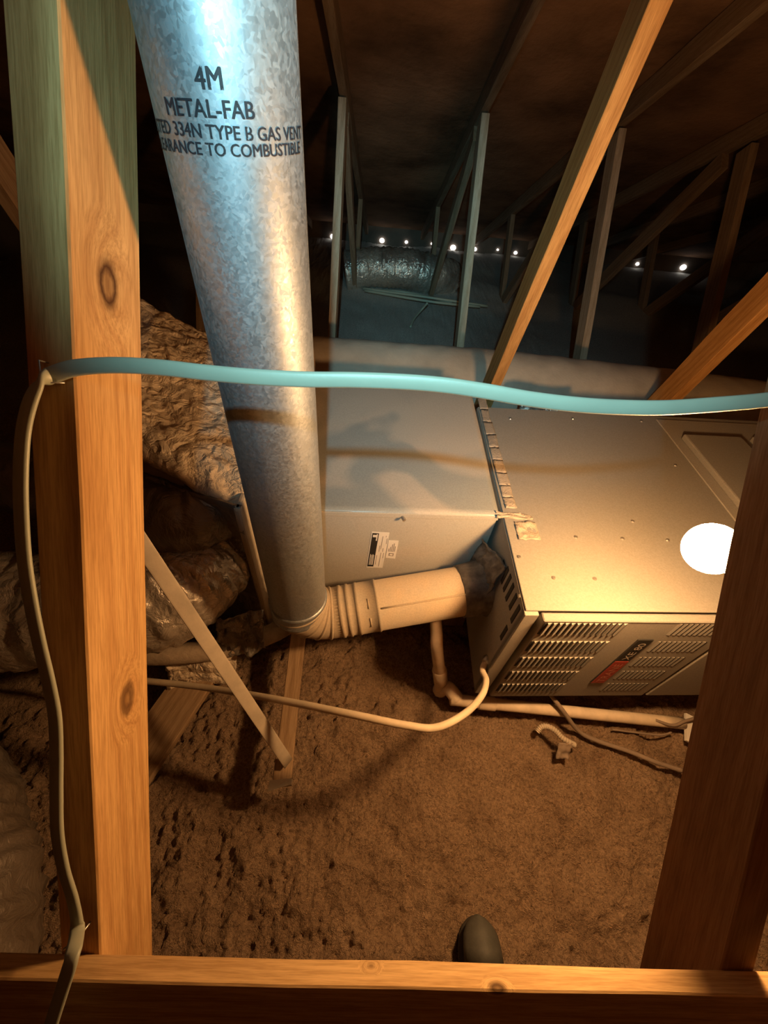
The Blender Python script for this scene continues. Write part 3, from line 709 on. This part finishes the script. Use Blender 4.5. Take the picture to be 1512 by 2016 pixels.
# ================================================================ SUPPLY PLENUM AND DUCTS
pl = empty('supply_plenum', (-.5, .85, 0)); tag(pl, 'crumpled dusty foil wrapped plenum box left of the vent pipe', 'plenum')
PB = pl.location.copy()
PT = .60
poly = [(-.268, .588), (-.50, .665), (-.68, .735), (-.76, 1.17), (-.30, 1.17)]
def lerp2(a, b, t): return (a[0]*(1-t)+b[0]*t, a[1]*(1-t)+b[1]*t)
def ptop(u, v):
    f = lerp2(poly[0], poly[2], u) if u > 1 else (lerp2(poly[0], poly[1], u/.4) if u < .4 else lerp2(poly[1], poly[2], (u-.4)/.6)); b = lerp2(poly[4], poly[3], u)
    p = lerp2(f, b, v); sag = -.03*math.exp(-((v)/.08)**2)+.03*v+.20*u-.02+.012*math.sin(v*9+u*4)
    return Vector((p[0], p[1], PT+sag)), Vector((0, 0, 1))
crumple('top_wrap', ptop, 90, 80, .026, M['foil'], pl, 17, 40, .01, PB)
def pfront(u, v):
    f = lerp2(poly[0], poly[1], u/.4) if u < .4 else lerp2(poly[1], poly[2], (u-.4)/.6)
    return Vector((f[0], f[1]-.004, PT-.02-(PT-.04)*v)), Vector((-.3, -1, 0)).normalized()
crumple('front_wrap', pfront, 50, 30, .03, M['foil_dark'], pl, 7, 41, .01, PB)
bm = bmesh.new(); hexa(bm, [Vector((x, y, .02))-PB for x, y in ((-.272, .596), (-.30, 1.16), (-.75, 1.16), (-.67, .745))][::-1], [Vector((x, y, PT-.03))-PB for x, y in ((-.272, .596), (-.30, 1.16), (-.75, 1.16), (-.67, .745))][::-1])
link('inner_box', bm_me(bm, 'inner_box'), M['wrap'], pl)
bm = bmesh.new(); bbox(bm, Vector((-.281, .580, .02))-PB, Vector((-.264, .632, PT-.02))-PB); bevel(bm, .006, 2)
link('corner_edge', bm_me(bm, 'corner_edge'), M['wrap'], pl)
# flex ducts
def flex(name, pts, r, n, mat, rib=.03, nribs=40, wr=.06, seg=40, seed=0, taper=None):
    path = spline(pts, n); base = path[0].copy(); base.z = 0
    tab = np.array([[float(v) for v in fbm(np.arange(seg)*.28+seed*9, np.full(seg, i*.35+seed), 3, .6)] for i in range(n+1)])
    # close the noise round the seam
    for j in range(6): tab[:, seg-6+j] = tab[:, seg-6+j]*(1-j/6)+tab[:, 0]*(j/6)
    def disp(i, j): return rib*math.sin(i/n*nribs*2*math.pi+math.sin(j*.35)*.6)+wr*(tab[i, j]-.5)*2
    rr = [r*(taper(i/n) if taper else 1) for i in range(n+1)]
    me = tube(name, [p-base for p in path], rr, seg, disp); return link(name, me, mat, None, base)
o = flex('flex_duct', [(-.40, .72, .35), (-.41, .62, .355), (-.435, .545, .355), (-.52, .495, .345), (-.74, .46, .33), (-.97, .43, .37), (-1.3, .40, .42)], .128, 120, M['foil_duct'], .012, 26, .10, 48, 3)
tag(o, 'shiny silver flexible duct bulging out behind the knotty post', 'duct', 'flex ducts')
o = flex('flex_duct', [(-.36, .74, .49), (-.365, .66, .495), (-.41, .61, .50), (-.54, .625, .50), (-.75, .68, .51), (-1.1, .74, .5)], .078, 90, M['foil_dark'], .01, 20, .12, 40, 5)
tag(o, 'dark grey flexible duct crossing above the shiny duct', 'duct', 'flex ducts')
o = flex('flex_duct', [(-1.25, .30, .14), (-.98, .18, .14), (-.80, .05, .13), (-.68, -.12, .12), (-.62, -.45, .12)], .150, 110, M['film'], .018, 30, .12, 44, 8)
tag(o, 'dull wrinkled flexible duct on the floor left of the knotty post', 'duct', 'flex ducts')
# crinkled foil scrap at foot of plenum
def fns(u, v): return Vector((-.36+.11*u, .50-.05*v+.03*u, .26-.12*v)), Vector((.1, -.9, .45)).normalized()
o = crumple('foil_scrap', fns, 18, 18, .06, M['foil_dark'], None, 6, 61, .003, Vector((-.3, .5, .2))); tag(o, 'crinkled dark foil scrap tucked between flex duct and vent pipe', 'foil')
def fns2(u, v): return Vector((-.50+.17*u, .44-.05*v+.04*u, .12-.07*v)), Vector((0, -.7, .7)).normalized()
o = crumple('foil_scrap', fns2, 18, 14, .035, M['foil'], None, 5, 63, .003, Vector((-.4, .4, .08))); tag(o, 'dusty foil scrap hanging under the insulated pipe', 'foil')
# wrapped round duct behind furnace
dpath = [Vector((-.38, 1.655, .285)), Vector((.0, 1.66, .29)), Vector((.45, 1.67, .29)), Vector((1.0, 1.68, .275)), Vector((1.6, 1.70, .25)), Vector((2.3, 1.70, .22))]
o = flex('round_duct', dpath, .19, 120, M['wrap'], .004, 16, .025, 56, 11); tag(o, 'long tan wrapped round duct running behind the furnace', 'duct')
# far flex duct at the eave
o = flex('flex_duct', [(-.35, 3.95, .10), (-.05, 4.0, .14), (.2, 4.0, .15), (.42, 4.05, .11), (.6, 4.2, .05)], .155, 70, M['foil_duct'], .03, 22, .10, 36, 13)
tag(o, 'small far flexible duct lying near the eave', 'duct', 'flex ducts')

# ================================================================ PIPES, CABLES AND STRAPS
lsp = spline([(-1.15, .49, .17), (-.80, .46, .165), (-.53, .447, .155), (-.33, .49, .14), (-.22, .58, .088), (-.14, .66, .080)], 60); b0 = Vector((-.5, .45, 0))
o = link('insulated_pipe', tube('insulated_pipe', [p-b0 for p in lsp], .027, 20, lambda i, j: .08*(float(vnoise(np.array(i*.4), np.array(j*.6)))-.5)), M['lineset'], None, b0); tag(o, 'dusty cracked foam insulated pipe in front of the flex ducts', 'pipe')
# electrical whip from the furnace end looping left
wp = []
for px, py, z in ((150, 1330, .16), (300, 1342, .19), (420, 1356, .23), (560, 1380, .32), (700, 1408, .375), (800, 1428, .375), (860, 1432, .36), (915, 1405, .335), (948, 1370, .305), (957, 1340, .285), (950, 1318, .27)):
    wp.append(onz(px, py, z))
wp.append(wp[-1]+Vector((.018, .03, .005)))
wpath = spline(wp, 90); b0 = wp[5].copy(); b0.z = 0
wh = link('electrical_whip', tube('electrical_whip', [p-b0 for p in wpath], .0072, 14), M['conduit'], None, b0); tag(wh, 'tan electrical cable looping from the furnace end across to the left', 'cable')
link('connector', tube('connector', [wpath[-5]-b0, wpath[-4]-b0, wpath[-2]-b0, wpath[-1]-b0], [.0085, .0115, .0115, .009], 12), M['steel'], wh)
# hanger strap and the thin wooden strip it holds
st0 = Vector((-.139, .222, .137)); st1 = Vector((-.139, .222, .137)).lerp(ony(290, 1088, .375), 1.22)
sp_ = [st0+(st1-st0)*t for t in np.linspace(0, 1, 24)]; b0 = Vector((st0.x, st0.y, 0))
wds = []
for k, p in enumerate(sp_):
    t = k/23; d = (st1-st0).normalized(); s = d.cross(Vector((.75, -.45, .6))).normalized(); u = s.cross(d); a = .5*t*t
    wds.append(s*math.cos(a)+u*math.sin(a))
o = link('hanger_strap', ribbon('hanger_strap', [p-b0 for p in sp_], wds, .025, .0016), M['strap'], None, b0); tag(o, 'flat dusty hanger strap slanting up from the wooden strip behind the post', 'strap')
bl = board('wood_strip', (-.150, .190, .118), (-.176, .615, .128), (1, 0, 0), .040, .014, M['wood_dusty'], None, (0, 0, 0)); tag(bl, 'thin dusty wooden strip jutting toward the camera under the elbow', 'board')
bm = bmesh.new(); hexa(bm, [(-.172, .180, .10), (-.128, .186, .10), (-.128, .196, .10), (-.172, .196, .10)], [(-.178, .172, .112), (-.126, .182, .142), (-.126, .194, .142), (-.176, .190, .128)]); me = bm_me(bm, 'strap_end')
o = link('strap_end', me, M['strap'], None); o.parent = bpy.data.objects['hanger_strap']; o.location = -b0
# pale board on the insulation
bl = board('loose_board', (-.55, .10, .045), (-.41, .52, .05), (1, .3, 0), .105, .02, M['wood_dusty'], None, (0, 0, 0)); tag(bl, 'pale dusty board on the insulation right of the knotty post', 'board')
# condensate drain
pv = empty('drain_pipe', (.24, .43, 0)); tag(pv, 'dusty plastic drain pipe with an elbow under the furnace', 'pipe'); b0 = pv.location.copy()
t0 = ony(860, 1275, .462); t1 = ony(869, 1352, .45); r0 = onz(857, 1374, .055); r1 = onz(1345, 1424, .035)
link('riser', tube('riser', spline([t0+Vector((.0, .14, .012))-b0, t0+Vector((0, .04, .010))-b0, t0+Vector((0, .008, .002))-b0, t0+(t1-t0)*.25-b0, t1-b0], 24), .0155, 20), M['pvc'], pv)
link('coupling', tube('coupling', [t0+(t1-t0)*.52-b0, t0+(t1-t0)*.53-b0, t1-b0], [.0165, .0195, .0195], 20), M['pvc'], pv)
lo = Vector((t1.x+.004, t1.y, .062))
link('elbow', tube('elbow', spline([t1-b0+Vector((0, 0, .006)), t1-b0+Vector((0, 0, -.03)), Vector((t1.x+.012, t1.y-.01, .06))-b0, r0.lerp(r1, .09)-b0], 16), .0195, 20), M['pvc'], pv)
link('run', tube('run', [r0.lerp(r1, t)-b0 for t in np.linspace(.06, 1, 12)], .0155, 20), M['pvc'], pv)
mid = r0.lerp(r1, .2); link('coupling', tube('coupling', [r0.lerp(r1, .17)-b0, r0.lerp(r1, .172)-b0, r0.lerp(r1, .235)-b0, r0.lerp(r1, .237)-b0], [.016, .0185, .0185, .016], 20), M['pvc'], pv)
# grey cable and thin wire on the insulation
gp = [onz(1080, 1362, .10), onz(1105, 1395, .08), onz(1140, 1440, .02), onz(1180, 1460, .012), onz(1235, 1478, .014), onz(1290, 1500, .012), onz(1345, 1518, .015)]
b0 = gp[3].copy(); b0.z = 0
o = link('grey_cable', tube('grey_cable', [p-b0 for p in spline(gp, 40)], .006, 10), M['greycable'], None, b0); tag(o, 'dusty grey cable trailing from under the furnace over the insulation', 'cable')
gp = [onz(1205, 1436, .012), onz(1250, 1442, .014), onz(1300, 1447, .012), onz(1322, 1442, .014)]; b0 = gp[1].copy(); b0.z = 0
o = link('thin_wire', tube('thin_wire', [p-b0 for p in spline(gp, 20)], .0028, 8), M['greycable'], None, b0); tag(o, 'short thin dark wire on the insulation below the drain pipe', 'wire')
gp = [onz(1290, 1418, .05), onz(1325, 1428, .05), onz(1348, 1420, .055), onz(1375, 1412, .06)]; b0 = gp[1].copy(); b0.z = 0
o = link('thin_wire', tube('thin_wire', [p-b0 for p in spline(gp, 20)], .004, 8), M['greycable'], None, b0); tag(o, 'dark wire crossing the far end of the drain pipe', 'wire')
# scrap of flexible metal conduit
mp_ = [onz(1058, 1440, .035), onz(1066, 1431, .045), onz(1080, 1431, .05), onz(1095, 1440, .045), onz(1106, 1452, .04), onz(1122, 1462, .03), onz(1130, 1466, .02)]
b0 = mp_[3].copy(); b0.z = 0; mpath = spline(mp_, 84)
o = link('conduit_scrap', tube('conduit_scrap', [p-b0 for p in mpath], .0068, 14, lambda i, j: .16*math.cos(i*math.pi/2)), M['strap'], None, b0); tag(o, 'short ribbed flexible conduit scrap curled on the insulation', 'conduit')
def fnp(u, v): 
    p = onz(1095+25*u, 1466+28*v, .012); return p+Vector((0, 0, .02*(1-v))), Vector((0, -.5, .8)).normalized()
o = crumple('paper_scrap', fnp, 8, 8, .02, M['greycable'], None, 4, 71, .002, onz(1105, 1480, 0)); tag(o, 'small torn brown scrap beside the conduit piece', 'scrap')
p = onz(1352, 1438, .03); bm = bmesh.new(); bbox(bm, (-.006, -.03, -.002), (.03, .045, .006)); o = link('white_scrap', bm_me(bm, 'white_scrap'), M['white'], None, p, (.15, .2, -.35)); tag(o, 'small white scrap half hidden behind the dark slanting post', 'scrap')

# flat cable across the opening and down the left post
def onn(px, py, k): d = ray(px, py); return d*(k/d.dot(DN))+Vector((0, 0, H))
cp = [(1850, 728), (1720, 750), (1600, 772), (1512, 787), (1400, 797), (1300, 803), (1200, 801), (1120, 795), (1040, 785), (960, 771), (880, 759), (800, 752), (700, 748), (600, 747), (500, 742), (400, 733), (320, 724), (230, 719), (150, 724), (100, 739)]
path = spline([onn(x, y, .328) for x, y in cp], 120)
wdl = []
for k, p in enumerate(path):
    t = k/120; wdl.append((DV*math.cos(-.35+.9*max(0, .4-t))+DN*math.sin(-.35+.9*max(0, .4-t))))
dn_pts = [(100, 739), (80, 752), (60, 790), (46, 850), (41, 930), (42, 1010), (48, 1100), (60, 1180), (76, 1260), (95, 1340), (108, 1410), (111, 1480), (111, 1560), (113, 1640), (125, 1710), (143, 1770), (152, 1825), (143, 1880), (125, 1940), (103, 2010), (80, 2090)]
ks = [.328, .322, .318, .316, .314, .314, .314, .314, .314, .316, .318, .318, .316, .314, .314, .316, .316, .288, .286, .284, .282]
path2 = spline([onn(x, y, k) for (x, y), k in zip(dn_pts, ks)], 130)
wdl2 = []
for k, p in enumerate(path2):
    t = k/130; a = min(1, t*10); tw = Vector((1, 0, 0))*.95-DN*.20; wdl2.append((DV*(1-a)+tw*a).normalized())
b0 = onn(100, 739, .328); b0.z = .2
ec = empty('flat_cable', b0); tag(ec, 'pale flat electrical cable strung across the opening and down the left post', 'cable')
o = link('cable_span', ribbon('cable_span', [p-b0 for p in path], wdl, .0122, .0052), M['cable'], ec)
o = link('cable_drop', ribbon('cable_drop', [p-b0 for p in path2], wdl2, .0122, .0052), M['cable'], ec)
# staple and bent nail that hold it
s1 = onn(92, 735, .331); b0 = s1.copy()
o = link('cable_staple', tube('cable_staple', [Vector(q) for q in (DN*.006-Vector((.002, 0, 0))+DV*.014, -DN*.009+DV*.014-Vector((.002, 0, 0)), -DN*.010-DV*.006, -DN*.008-DV*.012+Vector((.006, 0, 0)), DN*.0-DV*.010+Vector((.022, 0, 0)))], .0012, 8), M['steel'], None, b0); o.scale = (.6, .6, .6); tag(o, 'bent wire staple holding the flat cable to the left post', 'staple')
s2 = onn(160, 1831, .333)
o = link('bent_nail', tube('bent_nail', [Vector(q) for q in (DN*.01+DV*.012+Vector((.014, 0, 0)), -DN*.012+DV*.008+Vector((.008, 0, 0)), -DN*.022+DV*.002-Vector((.004, 0, 0)), -DN*.022-DV*.006-Vector((.012, 0, 0)))], .0017, 8), M['steel'], None, s2); o.scale = (.6, .6, .6); tag(o, 'bent nail holding the flat cable at the foot of the post', 'nail')

# ================================================================ LIGHT BULB
lbp = empty('light_bulb', BULB_POS); tag(lbp, 'glowing round light bulb half hidden by the right slanting post', 'light bulb')
ax = Vector((1, -.10, .12)).normalized(); s_ = ax.cross(Vector((0, 0, 1))).normalized(); u_ = s_.cross(ax)
prof = [(math.sin(a)*BULB_R, -math.cos(a)*BULB_R) for a in np.linspace(.02, 2.35, 22)]+[(.020, .033), (.0155, .042), (.0135, .050)]
def lathe_ax(name, prof, seg, mat, parent, smooth=True):
    v = []; f = []
    for r, h in prof:
        for j in range(seg):
            a = 2*math.pi*j/seg; v.append(ax*h+s_*(r*math.cos(a))+u_*(r*math.sin(a)))
    for i in range(len(prof)-1):
        for j in range(seg): j2 = (j+1) % seg; f.append((i*seg+j, i*seg+j2, (i+1)*seg+j2, (i+1)*seg+j))
    f.append(tuple(range(seg))[::-1]); f.append(tuple((len(prof)-1)*seg+j for j in range(seg)))
    bm = bmesh.new(); bv = [bm.verts.new(p) for p in v]
    for q in f: bm.faces.new([bv[k] for k in q])
    return link(name, bm_me(bm, name, smooth), mat, parent)
lathe_ax('glass', prof, 32, M['glow'], lbp)
lathe_ax('screw_base', [(.013, .048), (.0135, .056), (.0128, .058), (.0135, .060), (.0128, .063), (.0135, .066), (.012, .074)], 24, M['steel'], lbp)
lh = empty('lamp_holder', BULB_POS+ax*.06); tag(lh, 'white porcelain lamp holder fixed beside the right slanting post', 'lamp holder')
lathe_ax('socket', [(.0155, -.004), (.021, .0), (.022, .02), (.036, .032), (.052, .036), (.052, .042)], 32, M['porcelain'], lh)
lathe_ax('junction_box', [(.046, .042), (.048, .044), (.048, .080), (.02, .081)], 8, M['steel'], lh, False)

# ================================================================ SHOE
shp = onz(945, 1803, .04)
sh = empty('shoe', Vector((shp.x, shp.y-.13, floor_z(shp.x, shp.y)+.0))); tag(sh, 'dark shoe toe poking out beyond the bottom board on the insulation', 'shoe')
def loft(name, rings, mat, parent, smooth=True):
    n = len(rings[0]); v = [p for r in rings for p in r]; f = []
    for i in range(len(rings)-1):
        for j in range(n): j2 = (j+1) % n; f.append((i*n+j, i*n+j2, (i+1)*n+j2, (i+1)*n+j))
    f.append(tuple(range(n))[::-1]); f.append(tuple((len(rings)-1)*n+j for j in range(n)))
    bm = bmesh.new(); bv = [bm.verts.new(p) for p in v]
    for q in f: bm.faces.new([bv[k] for k in q])
    return link(name, bm_me(bm, name, smooth), mat, parent)
def out(t, half):             # outline of a shoe from heel (0) to toe (1)
    prof_ = [(0, .012), (.04, .026), (.15, .034), (.4, .034), (.65, .044), (.8, .046), (.9, .040), (.96, .028), (.99, .014), (1, .004)]
    return float(np.interp(t, [p[0] for p in prof_], [p[1] for p in prof_]))*half*.86
LEN = .275
rs = []; ru = []
for t in (0, .01, .04, .1, .2, .35, .5, .65, .75, .83, .9, .95, .98, 1):
    y = -.145+LEN*t; wv = out(t, 1.0); hgt = float(np.interp(t, [0, .05, .3, .45, .6, .8, .92, 1], [.09, .105, .105, .098, .080, .060, .048, .026]))
    rs.append([Vector((wv*1.06*math.cos(a), y, -.004+.012*math.sin(a)+.006)) for a in np.linspace(0, 2*math.pi, 20, endpoint=False)])
    ru.append([Vector((wv*.98*math.cos(a)*(1 if math.sin(a) < 0 else (1-.25*math.sin(a))), y, .016+(hgt*.5)*(1+math.sin(a))*.98)) for a in np.linspace(0, 2*math.pi, 20, endpoint=False)])
loft('sole', rs, M['sole'], sh); loft('upper', ru, M['shoe'], sh)
tc_r = [[p*1.0+Vector((p.x*.03, .002, .001)) for p in r] for r in ru[8:]]
loft('toe_cap', tc_r, M['shoe'], sh)
for k in range(4):
    y = -.145+LEN*(.44+.06*k); z = .016+float(np.interp(.44+.06*k, [.3, .45, .6, .8], [.105, .098, .080, .060]))*.98+.002
    link('lace', tube('lace', spline([(-.024, y, z-.012), (-.01, y+.004, z), (.01, y-.004, z), (.024, y, z-.012)], 10), .0022, 8), M['strap'], sh)

# ================================================================ FAR WIRES
base = onz(840, 590, .03); base.z = 0
for k, (a, b, c_) in enumerate((((715, 568), (840, 585), (960, 603)), ((718, 572), (850, 594), (945, 604)), ((730, 571), (800, 576), (890, 596)))):
    pts = [onz(*a, .04), onz(*b, .05-.01*k), onz(*c_, .03)]; b0 = pts[1].copy(); b0.z = 0
    o = link('far_wire', tube('far_wire', [p-b0 for p in spline(pts, 16)], .011, 8), M['cable'], None, b0); tag(o, ('longest thin pale cable of the loose bundle on the far insulation', 'middle thin pale cable of the loose far bundle', 'shortest thin pale cable of the loose far bundle')[k], 'cable', 'far cable bundle')
pts = [onz(842, 596, .12), onz(830, 610, .06), onz(815, 628, .03), onz(808, 644, .01)]; b0 = pts[1].copy(); b0.z = 0
o = link('far_wire', tube('far_wire', [p-b0 for p in spline(pts, 16)], .008, 8), M['cable'], None, b0); tag(o, 'single wire drooping toward the camera from the far bundle', 'wire')
def fnb(u, v): return Vector((.50+.22*u, 1.24+.02*v, .46+.06*v)), Vector((0, -.6, .8))
o = crumple('foil_scrap', fnb, 12, 6, .03, M['foil_duct'], None, 5, 81, .004, Vector((.6, 1.25, .45))); tag(o, 'bluish foil edge showing behind the furnace top', 'foil')
